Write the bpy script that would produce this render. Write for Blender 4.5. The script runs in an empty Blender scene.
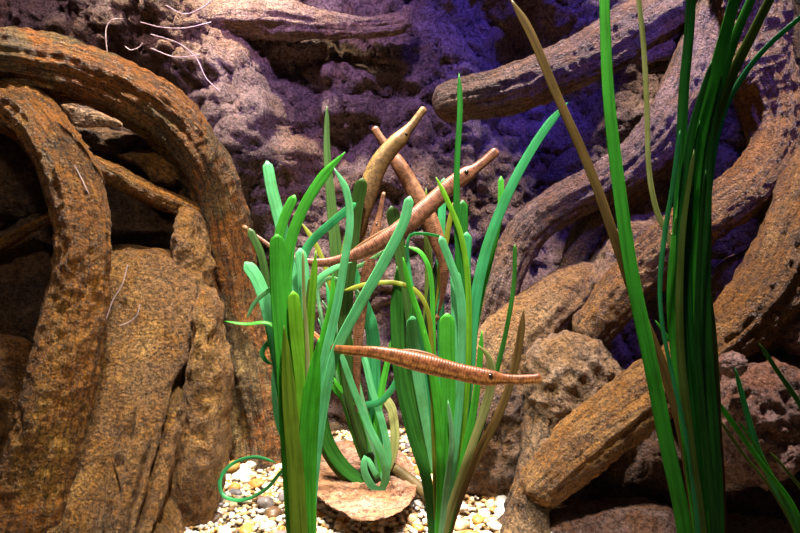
import bpy, bmesh, math, random
import numpy as np
from mathutils import Vector, noise, Matrix

random.seed(7)
SC = bpy.context.scene
COL = SC.collection
F = 628.0                      # focal length in pixels of an 800 px wide frame
PITCH = math.radians(6.0)
CAM = Vector((0, 0, 0.5))
FW = Vector((0, math.cos(PITCH), -math.sin(PITCH)))
UP = Vector((0, math.sin(PITCH), math.cos(PITCH)))
RT = Vector((1, 0, 0))


def W(px, py, d):
    """world point seen at (px, py) of the photograph at distance d"""
    return CAM + FW * d + RT * ((px - 400) * d / F) + UP * ((266.5 - py) * d / F)


def fbm(p, o=4, h=1.0):
    return noise.fractal(p, h, 2.0, o, noise_basis='PERLIN_ORIGINAL')


# ------------------------------------------------------------------ helpers
def sstep(a, b, x):
    t = max(0, min(1, (x - a) / (b - a))); return t*t*(3 - 2*t)

def setp(o, label=None, cat=None, group=None, kind=None):
    if label: o['label'] = label
    if cat: o['category'] = cat
    if group: o['group'] = group
    if kind: o['kind'] = kind
    return o


def mesh_obj(name, verts, faces, mat, parent=None, gc=None, smooth=True, rnd=None):
    me = bpy.data.meshes.new(name)
    me.from_pydata([tuple(v) for v in verts], [], faces)
    if gc is not None:
        at = me.attributes.new('gc', 'FLOAT_VECTOR', 'POINT')
        at.data.foreach_set('vector', np.array([tuple(g) for g in gc], dtype=np.float32).ravel())
    if rnd is not None:
        at = me.attributes.new('rnd', 'FLOAT', 'POINT')
        at.data.foreach_set('value', np.array(rnd, dtype=np.float32))
    if smooth:
        me.polygons.foreach_set('use_smooth', [True] * len(me.polygons))
    me.update()
    bm = bmesh.new(); bm.from_mesh(me)
    bmesh.ops.recalc_face_normals(bm, faces=bm.faces)
    bm.to_mesh(me); bm.free()
    o = bpy.data.objects.new(name, me)
    COL.objects.link(o)
    if mat: me.materials.append(mat)
    if parent:
        o.parent = parent
        o.matrix_parent_inverse = Matrix.Translation(parent.location).inverted()
    return o


def empty(name, loc, label, cat, group=None):
    o = bpy.data.objects.new(name, None)
    COL.objects.link(o)
    o.location = loc
    o.empty_display_size = 0.02
    return setp(o, label, cat, group)


def catmull(pts, n, closed=False):
    """pts: list of tuples -> n samples evenly spread by chord length"""
    P = [np.array(p, float) for p in pts]
    m = len(P)
    if closed:
        idx = lambda i: P[i % m]
        segs = m
    else:
        idx = lambda i: P[i] if 0 <= i < m else (2 * P[0] - P[1] if i < 0 else 2 * P[-1] - P[-2])
        segs = m - 1
    fine = []
    for s in range(segs):
        p0, p1, p2, p3 = idx(s - 1), idx(s), idx(s + 1), idx(s + 2)
        # centripetal-like damping of overshoot
        l1 = np.linalg.norm(p2[:2] - p1[:2]) + 1e-9
        m1 = (p2 - p0) / (np.linalg.norm(p1[:2] - p0[:2]) + l1 + 1e-9) * l1
        m2 = (p3 - p1) / (np.linalg.norm(p3[:2] - p2[:2]) + l1 + 1e-9) * l1
        for k in range(16):
            t = k / 16
            a = 2*t**3 - 3*t**2 + 1; b = t**3 - 2*t**2 + t; c = -2*t**3 + 3*t**2; e = t**3 - t**2
            fine.append(a*p1 + b*m1 + c*p2 + e*m2)
    fine.append(P[0] if closed else P[-1])
    fine = np.array(fine)
    L = np.concatenate([[0], np.cumsum(np.linalg.norm(np.diff(fine[:, :2], axis=0), axis=1) + 1e-9)])
    tt = np.linspace(0, L[-1], n + 1)[:-1] if closed else np.linspace(0, L[-1], n)
    return np.stack([np.interp(tt, L, fine[:, k]) for k in range(fine.shape[1])], 1)


# ------------------------------------------------------------------ materials
def new_mat(name):
    m = bpy.data.materials.new(name); m.use_nodes = True
    nt = m.node_tree; nt.nodes.clear()
    out = nt.nodes.new('ShaderNodeOutputMaterial')
    b = nt.nodes.new('ShaderNodeBsdfPrincipled')
    nt.links.new(b.outputs[0], out.inputs[0])
    return m, nt, b, out


def N(nt, t, **kw):
    n = nt.nodes.new(t)
    for k, v in kw.items():
        if k in n.inputs: n.inputs[k].default_value = v
        else: setattr(n, k, v)
    return n


def ramp(nt, stops, src):
    r = nt.nodes.new('ShaderNodeValToRGB')
    e = r.color_ramp.elements
    while len(e) > 1: e.remove(e[-1])
    e[0].position = stops[0][0]; e[0].color = (*stops[0][1], 1)
    for p, c in stops[1:]:
        x = e.new(p); x.color = (*c, 1)
    nt.links.new(src, r.inputs[0])
    return r


def mixc(nt, fac, a, b, mode='MIX'):
    m = nt.nodes.new('ShaderNodeMix'); m.data_type = 'RGBA'; m.blend_type = mode
    if isinstance(fac, float): m.inputs[0].default_value = fac
    else: nt.links.new(fac, m.inputs[0])
    for s, i in ((a, 6), (b, 7)):
        if isinstance(s, tuple): m.inputs[i].default_value = (*s, 1)
        else: nt.links.new(s, m.inputs[i])
    return m.outputs[2]


def rock_mat(name, dark, mid, light, patch, patch_amt=.5, scale=9, bump=.6, rough=.45, fine=90, spec=.5, bdist=.012, streak=0.0):
    m, nt, b, _ = new_mat(name)
    lowf = fine * .32; fine = fine * 2.3
    at = N(nt, 'ShaderNodeAttribute', attribute_name='gc')
    vec = at.outputs['Vector']
    ob = N(nt, 'ShaderNodeTexCoord').outputs['Object']
    def noi(s, d=8, r=.65, dist=0.0, v=None):
        n = N(nt, 'ShaderNodeTexNoise', Scale=s, Detail=d, Roughness=r, Distortion=dist)
        nt.links.new(v or vec, n.inputs['Vector'])
        return n.outputs['Fac']
    def mul(src, k):
        x = N(nt, 'ShaderNodeMath', operation='MULTIPLY'); x.inputs[1].default_value = k
        nt.links.new(src, x.inputs[0]); return x.outputs[0]
    def add(p, q):
        x = N(nt, 'ShaderNodeMath', operation='ADD'); nt.links.new(p, x.inputs[0]); nt.links.new(q, x.inputs[1]); return x.outputs[0]
    base = ramp(nt, [(.36, dark), (.47, mid), (.62, light)], add(mul(noi(scale * 1.6, 9, .75, .3), .55), mul(noi(scale * 2.6, 10, .8, .2, ob), .45)))
    pm = ramp(nt, [(.47, (0, 0, 0)), (.56, (1, 1, 1))], noi(scale * 1.1, 9, .75, .6, ob))
    c1 = mixc(nt, mul(pm.outputs[0], patch_amt), base.outputs[0], patch)
    sp = ramp(nt, [(.42, (.14, .12, .11)), (.53, (1, 1, 1))], noi(fine * .8, 6, .75, 0, ob))
    c2 = mixc(nt, .8, c1, sp.outputs[0], 'MULTIPLY')
    if streak:
        mp = N(nt, 'ShaderNodeMapping'); mp.inputs['Scale'].default_value = (.22, 1, 1); nt.links.new(vec, mp.inputs['Vector'])
        sn = noi(190, 6, .7, .4, mp.outputs[0])
        st = ramp(nt, [(.40, (.18, .15, .13)), (.50, (1, 1, 1)), (.60, (1.25, 1.2, 1.0))], sn)
        c2 = mixc(nt, streak, c2, st.outputs[0], 'MULTIPLY')
    sp2 = ramp(nt, [(.57, (0, 0, 0)), (.66, (1, 1, 1))], noi(fine * 1.5, 4, .7, 0, ob))
    c3 = mixc(nt, mul(sp2.outputs[0], .6), c2, tuple(min(.9, x * 1.25) for x in light))
    nt.links.new(c3, b.inputs['Base Color'])
    rr = N(nt, 'ShaderNodeMapRange'); rr.inputs['To Min'].default_value = rough - .15; rr.inputs['To Max'].default_value = rough + .25
    nt.links.new(noi(fine * .6, 3, .6, 0, ob), rr.inputs['Value'])
    nt.links.new(rr.outputs[0], b.inputs['Roughness'])
    b.inputs['Specular IOR Level'].default_value = spec
    v = N(nt, 'ShaderNodeTexVoronoi', Scale=fine * 1.1)
    nt.links.new(ob, v.inputs['Vector'])
    hgt = add(add(noi(lowf, 10, .82, .2, ob), mul(v.outputs['Distance'], .3)), mul(noi(fine * .6, 8, .8), .6))
    if streak: hgt = add(hgt, mul(sn, streak))
    bp = N(nt, 'ShaderNodeBump', Strength=bump, Distance=bdist)
    nt.links.new(hgt, bp.inputs['Height'])
    nt.links.new(bp.outputs[0], b.inputs['Normal'])
    return m


def leaf_mat(name, c, c2=None, trans=.42, rough=.4):
    """c along most of the blade, c2 the tone of its veins and old patches"""
    c2 = c2 or tuple(x * .6 for x in c)
    m, nt, b, out = new_mat(name)
    at = N(nt, 'ShaderNodeAttribute', attribute_name='gc')
    mp = N(nt, 'ShaderNodeMapping'); mp.inputs['Scale'].default_value = (9, 260, 1)
    nt.links.new(at.outputs['Vector'], mp.inputs['Vector'])
    n = N(nt, 'ShaderNodeTexNoise', Scale=1.0, Detail=3, Roughness=.6)
    nt.links.new(mp.outputs[0], n.inputs['Vector'])
    n2 = N(nt, 'ShaderNodeTexNoise', Scale=22.0, Detail=4, Roughness=.6)
    nt.links.new(at.outputs['Vector'], n2.inputs['Vector'])
    r1 = ramp(nt, [(.36, c2), (.56, c)], n.outputs['Fac'])
    r2 = ramp(nt, [(.35, (.72, .7, .5)), (.55, (1, 1, 1))], n2.outputs['Fac'])
    cc = mixc(nt, .7, r1.outputs[0], r2.outputs[0], 'MULTIPLY')
    nt.links.new(cc, b.inputs['Base Color'])
    b.inputs['Roughness'].default_value = rough
    b.inputs['Specular IOR Level'].default_value = .35
    tr = N(nt, 'ShaderNodeBsdfTranslucent'); nt.links.new(cc, tr.inputs['Color'])
    mx = N(nt, 'ShaderNodeMixShader'); mx.inputs[0].default_value = trans
    nt.links.new(b.outputs[0], mx.inputs[1]); nt.links.new(tr.outputs[0], mx.inputs[2])
    nt.links.new(mx.outputs[0], out.inputs[0])
    return m


def plain_mat(name, c, rough=.5, spec=.4, c2=None, scale=60):
    m, nt, b, _ = new_mat(name)
    at = N(nt, 'ShaderNodeAttribute', attribute_name='gc')
    n = N(nt, 'ShaderNodeTexNoise', Scale=scale, Detail=5, Roughness=.65)
    nt.links.new(at.outputs['Vector'], n.inputs['Vector'])
    r = ramp(nt, [(.35, c2 or tuple(x * .65 for x in c)), (.6, c)], n.outputs['Fac'])
    nt.links.new(r.outputs[0], b.inputs['Base Color'])
    b.inputs['Roughness'].default_value = rough
    b.inputs['Specular IOR Level'].default_value = spec
    bp = N(nt, 'ShaderNodeBump', Strength=.3, Distance=.002)
    nt.links.new(n.outputs['Fac'], bp.inputs['Height']); nt.links.new(bp.outputs[0], b.inputs['Normal'])
    return m


def fish_mat(name, back, belly, ring):
    """gc = (length, angle around 0..1 from belly to back, 0)"""
    m, nt, b, _ = new_mat(name)
    at = N(nt, 'ShaderNodeAttribute', attribute_name='gc')
    sx = N(nt, 'ShaderNodeSeparateXYZ'); nt.links.new(at.outputs['Vector'], sx.inputs[0])
    r = ramp(nt, [(.28, belly), (.48, back)], sx.outputs['Y'])
    w = N(nt, 'ShaderNodeMath', operation='MULTIPLY'); w.inputs[1].default_value = 1700.0
    nt.links.new(sx.outputs['X'], w.inputs[0])
    s = N(nt, 'ShaderNodeMath', operation='SINE'); nt.links.new(w.outputs[0], s.inputs[0])
    mr = N(nt, 'ShaderNodeMapRange'); mr.inputs['From Min'].default_value = -1; mr.inputs['To Max'].default_value = .32
    nt.links.new(s.outputs[0], mr.inputs['Value'])
    c1 = mixc(nt, mr.outputs[0], r.outputs[0], ring)
    tc = N(nt, 'ShaderNodeTexCoord')
    n = N(nt, 'ShaderNodeTexNoise', Scale=170.0, Detail=4, Roughness=.7); nt.links.new(tc.outputs['Object'], n.inputs['Vector'])
    r2 = ramp(nt, [(.42, (.35, .3, .28)), (.56, (1.15, 1.1, 1))], n.outputs['Fac'])
    c2 = mixc(nt, .8, c1, r2.outputs[0], 'MULTIPLY')
    nt.links.new(c2, b.inputs['Base Color'])
    b.inputs['Roughness'].default_value = .4
    bp = N(nt, 'ShaderNodeBump', Strength=.15, Distance=.0008); nt.links.new(s.outputs[0], bp.inputs['Height'])
    nt.links.new(bp.outputs[0], b.inputs['Normal'])
    return m


M = {}
M['bark_orange'] = rock_mat('bark_orange', (.022, .010, .004), (.30, .115, .014), (.70, .38, .07), (.44, .15, .008), .7, 9, 1, .40, 95, streak=.75)
M['bark_arch'] = rock_mat('bark_arch', (.022, .013, .007), (.17, .10, .035), (.45, .30, .11), (.46, .15, .01), .85, 6, 1, .40, 95, streak=.8)
M['bark_grey'] = rock_mat('bark_grey', (.02, .015, .012), (.15, .09, .045), (.45, .29, .14), (.28, .12, .02), .6, 8, 1, .45, 100, streak=.8)
M['bark_brown'] = rock_mat('bark_brown', (.020, .011, .007), (.21, .095, .028), (.58, .34, .12), (.40, .17, .02), .65, 10, 1, .36, 110, streak=.6)
M['bark_tan'] = rock_mat('bark_tan', (.04, .022, .012), (.24, .125, .042), (.46, .29, .13), (.32, .145, .028), .6, 10, .9, .42, 100, streak=.4)
M['bark_mauve'] = rock_mat('bark_mauve', (.022, .014, .014), (.19, .11, .08), (.48, .33, .25), (.28, .125, .03), .6, 10, 1, .42, 110, streak=.75)
M['rock_orange'] = rock_mat('rock_orange', (.025, .012, .005), (.30, .125, .018), (.56, .31, .08), (.26, .13, .05), .6, 8, 1, .42, 85)
M['stump'] = rock_mat('stump_rock', (.025, .012, .006), (.30, .125, .018), (.58, .33, .10), (.24, .13, .06), .65, 8, 1, .42, 85, streak=.55)
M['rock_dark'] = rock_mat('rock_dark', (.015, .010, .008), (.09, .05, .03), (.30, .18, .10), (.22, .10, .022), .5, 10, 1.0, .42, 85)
M['rock_brown'] = rock_mat('rock_brown', (.04, .024, .02), (.26, .15, .075), (.56, .40, .27), (.34, .18, .05), .6, 9, 1, .38, 80)
M['rock_purple'] = rock_mat('rock_purple', (.025, .015, .016), (.22, .115, .085), (.55, .38, .34), (.32, .12, .03), .6, 10, 1, .36, 80)
M['wall'] = rock_mat('wall_rock', (.05, .034, .034), (.22, .15, .135), (.48, .36, .31), (.33, .18, .06), .5, 5, 1.0, .55, 75, .35, .012)
M['wood_pale'] = rock_mat('wood_pale', (.12, .07, .06), (.42, .28, .22), (.70, .54, .45), (.5, .30, .13), .45, 10, 1, .5, 110, streak=.5)
M['chip'] = rock_mat('chip', (.10, .05, .03), (.40, .22, .10), (.66, .46, .30), (.36, .17, .05), .5, 14, .7, .4, 100)
M['gravel'] = rock_mat('gravel', (.10, .06, .03), (.46, .32, .16), (.80, .70, .52), (.55, .30, .08), .6, 40, 1.0, .5, 160)

# ------------------------------------------------------------------ builders
ATTACH = {}


def tube(name, path, mat, label, cat, nlen=150, nc=44, lump=.10, ridge=.07, seed=0, stretch=.35, cap=(1, 1), flat=1.0, twist=0.0, group=None):
    """gnarled root: path of (px, py, distance, radius px)"""
    if nc > 34: nlen = int(nlen * 1.5); nc = int(nc * 1.5)
    P = catmull(path, nlen)
    C = [W(p[0], p[1], p[2]) for p in P]
    R = [p[3] * p[2] / F for p in P]
    S = [0.0]
    for i in range(1, nlen): S.append(S[-1] + (C[i] - C[i-1]).length)
    so = Vector((seed * 3.17, seed * 1.31, seed * .77))
    verts, gcs = [], []
    T = [(C[min(i+1, nlen-1)] - C[max(i-1, 0)]).normalized() for i in range(nlen)]
    ref = FW - T[0] * FW.dot(T[0]); ref.normalize()
    for i in range(nlen):
        ref = ref - T[i] * ref.dot(T[i]); ref.normalize()
        bi = T[i].cross(ref)
        r = R[i]
        if cap[0]:
            x = S[i] / (R[0] * .9)
            if x < 1: r *= math.sqrt(max(0.0, 1 - (1 - x) ** 2.4))
        if cap[1]:
            x = (S[-1] - S[i]) / (R[-1] * .9)
            if x < 1: r *= math.sqrt(max(0.0, 1 - (1 - x) ** 2.4))
        r = max(r, 1e-4)
        for k in range(nc):
            a = 2 * math.pi * k / nc + twist * S[i]
            ca, sa = math.cos(a), math.sin(a)
            q = Vector((S[i] * stretch, ca * R[i], sa * R[i]))
            lo = fbm(Vector((S[i] * 9, ca * 1.1, sa * 1.1)) + so, 3)
            hi = fbm(Vector((S[i] * 4, ca * 4.2, sa * 4.2)) + so * 2, 4)
            mi = .5 * fbm(Vector((S[i] * 60, ca * R[i] * 60, sa * R[i] * 60)) + so * 3, 4)
            crack = abs(fbm(Vector((S[i] * 3, ca * 2.8, sa * 2.8)) + so * 5, 3))
            fi = fbm((C[i] + ref * (ca * R[i]) + bi * (sa * R[i])) * 75 + so, 5)
            rr = r * (1 + lump * lo + ridge * hi + .05 * mi - .05 * max(0, .08 - crack) / .08) + min(.0026, r * .10) * fi
            verts.append(C[i] + ref * (ca * rr * flat) + bi * (sa * rr))
            gcs.append(q + so)
    faces = []
    for i in range(nlen - 1):
        for k in range(nc):
            k2 = (k + 1) % nc
            faces.append((i*nc + k, i*nc + k2, (i+1)*nc + k2, (i+1)*nc + k))
    faces.append(tuple(range(nc - 1, -1, -1))); faces.append(tuple((nlen - 1)*nc + k for k in range(nc)))
    o = mesh_obj(name, verts, faces, mat, gc=gcs)
    setp(o, label, cat, group)
    return o


def boulder(name, outline, d, th, mat, label, cat='rock', p=3.0, amp=.006, freq=14, grain=None, stretch=.25, seed=0, tilt=(0, 0),
            n=110, K=30, back=1.0, groove=0.0, group=None, kind=None, parent=None, face=0.0, lines=()):
    """stone with the outline seen in the photo, real depth th in front and behind its widest section at distance d.
    tilt: change of distance per px across / down; p: squareness of the section"""
    O = catmull([(a, b) for a, b in outline], n, closed=True)
    c = O.mean(0)
    so = Vector((seed * 2.17, seed * 4.31, seed * 1.77))
    rings = []
    for side in (1, -1):
        ks = range(1, K + 1) if side == 1 else range(K - 1, 0, -1)
        for k in ks:
            rings.append((side, math.pi / 2 * k / K))
    base = []
    pix = []
    def pt(px, py, off):
        pix.append((px, py))
        dd = d + tilt[0] * (px - c[0]) + tilt[1] * (py - c[1])
        q = W(px, py, dd)
        return q + FW * off
    base.append(pt(c[0], c[1], -th))
    for side, ph in rings:
        s = math.sin(ph) ** (2 / p); co = math.cos(ph) ** (2 / p)
        t_ = th if side == 1 else th * back
        for x, y in O:
            base.append(pt(c[0] + (x - c[0]) * s, c[1] + (y - c[1]) * s, -side * co * t_))
    base.append(pt(c[0], c[1], th * back))
    nr = len(rings)
    faces = [(0, 1 + (k + 1) % n, 1 + k) for k in range(n)]
    for r in range(nr - 1):
        for k in range(n):
            a = 1 + r * n; e = a + n
            faces.append((a + k, a + (k+1) % n, e + (k+1) % n, e + k))
    last = len(base) - 1
    faces += [(last, 1 + (nr-1)*n + k, 1 + (nr-1)*n + (k+1) % n) for k in range(n)]
    g = Vector(grain).normalized() if grain else None
    if g:
        a1 = g.orthogonal().normalized(); a2 = g.cross(a1)
    def lc(q):
        return Vector((q.dot(g) * stretch, q.dot(a1), q.dot(a2))) if g else Vector(q)
    # normals
    me = bpy.data.meshes.new('t'); me.from_pydata([tuple(v) for v in base], [], faces)
    bm = bmesh.new(); bm.from_mesh(me); bmesh.ops.recalc_face_normals(bm, faces=bm.faces); bm.normal_update()
    bm.verts.ensure_lookup_table()
    nor = [v.normal.copy() for v in bm.verts]; bm.free(); bpy.data.meshes.remove(me)
    vs, gcs = [], []
    for q, nn, pp in zip(base, nor, pix):
        l = lc(q)
        h = fbm(l * freq + so, 5) + .5 * fbm(Vector(q) * freq * 5 + so * 2, 5)
        if face:                                      # broken, faceted look
            cv = noise.cell_vector(l * freq * .9 + Vector((h, h, h)) * .15 + so)
            h += face * (cv.x + cv.y - 1.0)
        if groove:
            gr = abs(fbm(Vector((l.x * 1.5, l.y * 17, l.z * 17)) + so, 2))
            h -= groove * max(0, .12 - gr) / .12
        dg = 0
        for (x0, y0, y1, sl, wd, dp) in lines:                # long weathered clefts
            xx = x0 + sl * (pp[1] - y0) + 2.2 * fbm(q * 30 + so, 3)
            fade = sstep(y0 - 6, y0 + 26, pp[1]) * (1 - sstep(y1, y1 + 30, pp[1]))
            dg += dp * fade * math.exp(-((pp[0] - xx) / wd) ** 2)
        vs.append(q + nn * (amp * h - dg)); gcs.append(l + so)
    o = mesh_obj(name, vs, faces, mat, gc=gcs, parent=parent)
    if label: setp(o, label, cat, group, kind)
    return o


def zfloor(x, y):
    h = .012 * fbm(Vector((x * 5, y * 5, 3.3)), 3)
    h += .012 * max(0, (y - 1.05)) / .3
    return h


def ribbon(name, path, mat, parent, tip='round', thick=.0007, twist=0.0, twist2=None, n=None, fold=.05):
    """flat seagrass leaf: path of (px, py, distance, width px), first point is the tip"""
    if n is None:
        L = sum(math.hypot(path[i+1][0]-path[i][0], path[i+1][1]-path[i][1]) for i in range(len(path)-1))
        n = int(max(16, min(90, L / 4.5)))
    P = catmull(path, n)
    C = [W(p[0], p[1], p[2]) for p in P]
    S = [0.0]
    for i in range(1, n): S.append(S[-1] + (C[i] - C[i-1]).length)
    t2 = twist if twist2 is None else twist2
    verts, gcs = [], []
    prof = [(-1, 0), (-.9, .6), (-.3, .5), (0, .3), (.3, .5), (.9, .6), (1, 0), (.9, -.6), (.3, -.7), (0, -1.0), (-.3, -.7), (-.9, -.6)]
    prev = None
    for i in range(n):
        T = (C[min(i+1, n-1)] - C[max(i-1, 0)]).normalized()
        v = (C[i] - CAM).normalized()
        sd = T.cross(v)
        if sd.length < .15 and prev: sd = prev.copy()
        sd.normalize()
        if prev and sd.dot(prev) < 0: sd = -sd
        if prev: sd = (sd * .6 + prev * .4).normalized()
        prev = sd.copy()
        nn = sd.cross(T).normalized()
        u = i / (n - 1)
        a = twist + (t2 - twist) * u
        s2 = sd * math.cos(a) + nn * math.sin(a); n2 = nn * math.cos(a) - sd * math.sin(a)
        w = P[i][3] * P[i][2] / F / 2
        if tip == 'round':
            x = S[i] / (w * 1.5 + 1e-6)
            if x < 1: w *= math.sqrt(max(.02, 1 - (1 - x) ** 2))
        elif tip == 'point':
            x = S[i] / (w * 6 + 1e-6)
            if x < 1: w *= max(.06, x ** .75)
        th = min(thick, w * .7)
        for (a1, b1) in prof:
            verts.append(C[i] + s2 * (a1 * w) + n2 * (b1 * th * .5 + fold * abs(a1) * w))
            gcs.append((S[i] + path[0][0] * .01, a1 * w + path[0][1] * .01, 0))
    m = len(prof)
    faces = []
    for i in range(n - 1):
        for k in range(m):
            k2 = (k + 1) % m
            faces.append((i*m + k, i*m + k2, (i+1)*m + k2, (i+1)*m + k))
    faces.append(tuple(range(m))); faces.append(tuple((n-1)*m + k for k in range(m)))
    return mesh_obj(name, verts, faces, mat, parent=parent, gc=gcs)


# ------------------------------------------------------------------ camera
cam = bpy.data.cameras.new('camera'); cam.sensor_width = 36; cam.lens = 36 * F / 800
co = bpy.data.objects.new('camera', cam); COL.objects.link(co)
co.location = CAM; co.rotation_euler = (math.pi / 2 - PITCH, 0, 0)
cam.clip_start = .01
SC.camera = co

# ------------------------------------------------------------------ setting
# gravel bed
nx, ny = 170, 130
vs, gcs, fs = [], [], []
for j in range(ny + 1):
    for i in range(nx + 1):
        x = -1.0 + 2.0 * i / nx; y = .15 + 1.4 * j / ny
        z = zfloor(x, y) - .004 + .004 * fbm(Vector((x * 70, y * 70, 0)), 3)
        vs.append((x, y, z)); gcs.append((x, y, z))
for j in range(ny):
    for i in range(nx):
        a = j * (nx + 1) + i
        fs.append((a, a + 1, a + nx + 2, a + nx + 1))
setp(mesh_obj('floor', vs, fs, M['gravel'], gc=gcs), kind='structure')


# rock back wall: relief in real depth
def gauss_line(px, py, a, b, w):
    ax, ay = a; bx, by = b
    t = ((px-ax)*(bx-ax) + (py-ay)*(by-ay)) / ((bx-ax)**2 + (by-ay)**2)
    t = max(0, min(1, t))
    d2 = (px - ax - t*(bx-ax))**2 + (py - ay - t*(by-ay))**2
    return math.exp(-d2 / (w*w))



WY = 1.36
nx, ny = 300, 200
vs, gcs, fs = [], [], []
for j in range(ny + 1):
    for i in range(nx + 1):
        px = -150 + 1100 * i / nx; py = -130 + 700 * j / ny
        q = W(px, py, WY); q = CAM + (q - CAM) * (WY / (q - CAM).y)
        x, z = q.x, q.z
        w1 = 14 * fbm(Vector((x * 5, 0, z * 5)), 3); 
        ppx, ppy = px + w1, py + 14 * fbm(Vector((x * 5, 9, z * 5)), 3)
        h = 0
        h += .085 * gauss_line(ppx, ppy, (180, 20), (250, 150), 48)      # buttress
        h += .075 * gauss_line(ppx, ppy, (250, 150), (330, 330), 50)
        h += .05 * gauss_line(ppx, ppy, (150, 0), (60, 30), 45)
        h += .028 * sstep(316, 326, ppx) * sstep(60, 90, ppy) * (1 - sstep(368, 380, ppx)) * (1 - sstep(122, 132, ppy))
        h -= .03 * sstep(268, 278, ppx) * sstep(45, 60, ppy) * (1 - sstep(318, 326, ppx)) * (1 - sstep(135, 150, ppy))
        h += .035 * sstep(330, 350, ppx) * sstep(150, 172, ppy) * (1 - sstep(425, 450, ppx))
        h += .03 * sstep(410, 418, ppx) * sstep(95, 110, ppy) * (1 - sstep(475, 482, ppx))
        h += .025 * sstep(478, 486, ppx) * (1 - sstep(528, 536, ppx)) * sstep(150, 160, ppy)
        h += .05 * gauss_line(ppx, ppy, (590, 150), (640, 120), 40)
        h -= .18 * gauss_line(ppx, ppy, (545, 70), (590, 240), 55)
        h += .032 * fbm(Vector((x * 6, 1.7, z * 6)), 3)
        h += .014 * fbm(Vector((x * 20, 4.7, z * 20)), 4)
        h += .010 * fbm(Vector((x * 60, 7.7, z * 60)), 5)
        cv = noise.voronoi(Vector((x * 14 + .3 * w1 / 14, 2.2, z * 14)))[0]
        h -= .018 * max(0, .10 - (cv[1] - cv[0])) / .10
        vs.append((x, WY - h, z)); gcs.append((x, -h, z))
for j in range(ny):
    for i in range(nx):
        a = j * (nx + 1) + i
        fs.append((a, a + 1, a + nx + 2, a + nx + 1))
setp(mesh_obj('wall_back', vs, fs, M['wall'], gc=gcs), kind='structure')
for nm, sx in (('wall_left', -1), ('wall_right', 1)):
    vs, gcs, fs = [], [], []
    nn = 70
    for j in range(nn + 1):
        for i in range(nn + 1):
            y = .3 + 1.15 * i / nn; z = -.1 + 1.25 * j / nn
            q = Vector((3, y * 7, z * 7)) * 1.0
            x = sx * (.98 - .06 * fbm(q + Vector((sx, 0, 0)), 4))
            vs.append((x, y, z)); gcs.append((x, y, z))
    for j in range(nn):
        for i in range(nn):
            a = j * (nn + 1) + i
            fs.append((a, a + 1, a + nn + 2, a + nn + 1))
    setp(mesh_obj(nm, vs, fs, M['rock_dark'], gc=gcs), kind='structure')

# ------------------------------------------------------------------ roots and stones on the left
tube('tree_root', [(-90, 70, .98, 32), (0, 63, 1.0, 31), (60, 70, 1.02, 30), (92, 78, 1.03, 29), (125, 93, 1.05, 29), (168, 121, 1.09, 29), (204, 170, 1.13, 29), (221, 240, 1.17, 30), (236, 320, 1.2, 29), (250, 390, 1.22, 29), (262, 450, 1.23, 32), (268, 500, 1.24, 36)],
     M['bark_arch'], 'thick arching orange-brown root that bends down behind the grooved stump', 'root', 230, 56, .13, .12, 1)
tube('tree_root', [(-50, 92, 1.02, 26), (0, 104, 1.0, 27), (30, 116, .98, 27), (58, 150, .96, 26), (76, 195, .94, 27), (84, 245, .92, 27), (77, 310, .91, 29),
                   (63, 380, .89, 32), (46, 450, .88, 35), (32, 520, .87, 37), (20, 600, .86, 40)],
     M['bark_orange'], 'upright ochre root crossing in front of the grooved stump, hooked at its top', 'root', 200, 52, .12, .09, 2)
boulder('stump', [(110, 250), (135, 245), (165, 249), (192, 262), (207, 276), (206, 310), (199, 370), (188, 440), (176, 520), (168, 600), (60, 610), (66, 500), (80, 420), (96, 340), (104, 290)],
        .97, .085, M['stump'], 'broad rust-brown stump with a rounded flat top and upright grooves', 'stump', p=4.2, amp=.008, freq=8, grain=(.18, 0, 1), stretch=.3,
        seed=3, groove=.6, n=220, K=64, lines=((158, 392, 600, -.24, 3.2, 0.0224), (201, 355, 600, -.25, 3.2, 0.0256), (172, 425, 600, -.25, 2.6, 0.0176), (136, 410, 520, -.12, 3, 0.0160), (192, 445, 600, -.27, 2.6, 0.0176), (116, 300, 420, -.22, 4, 0.0192), (100, 440, 600, -.2, 4, 0.0192), (148, 450, 600, -.2, 2.4, 0.0144)), tilt=(.0002, -0.0006))
boulder('rock', [(206, 288), (217, 305), (222, 335), (230, 372), (228, 420), (224, 470), (214, 510), (190, 540), (172, 560), (172, 480), (186, 400), (196, 340)],
        1.0, .05, M['rock_orange'], 'tall narrow brown rock leaning against the grooved stump', p=3.2, amp=.010, freq=12, grain=(.15, 0, 1), stretch=.5, seed=4, face=0.09)
boulder('rock', [(182, 208), (197, 212), (205, 240), (210, 280), (206, 330), (180, 330), (176, 260)], 1.08, .05, M['rock_orange'],
        'small dark brown rock between the stump top and the arching root', p=2.8, amp=.008, freq=14, seed=5, face=0.10)
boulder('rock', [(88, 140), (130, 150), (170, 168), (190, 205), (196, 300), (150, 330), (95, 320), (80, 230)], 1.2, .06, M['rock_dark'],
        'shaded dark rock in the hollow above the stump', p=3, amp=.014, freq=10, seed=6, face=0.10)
boulder('rock', [(118, 156), (150, 150), (170, 154), (180, 172), (178, 186), (160, 184), (140, 170)], 1.10, .03, M['rock_orange'],
        'small ochre lump of rock under the bend of the arching root', p=2.4, amp=.006, freq=18, seed=7)
tube('tree_root', [(84, 160, 1.0, 8), (112, 174, 1.02, 10), (145, 192, 1.05, 10), (178, 206, 1.08, 10), (200, 216, 1.1, 8)], M['bark_orange'],
     'thin ochre root slanting across the hollow above the stump', 'root', 90, 30, .18, .10, 8)
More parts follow.
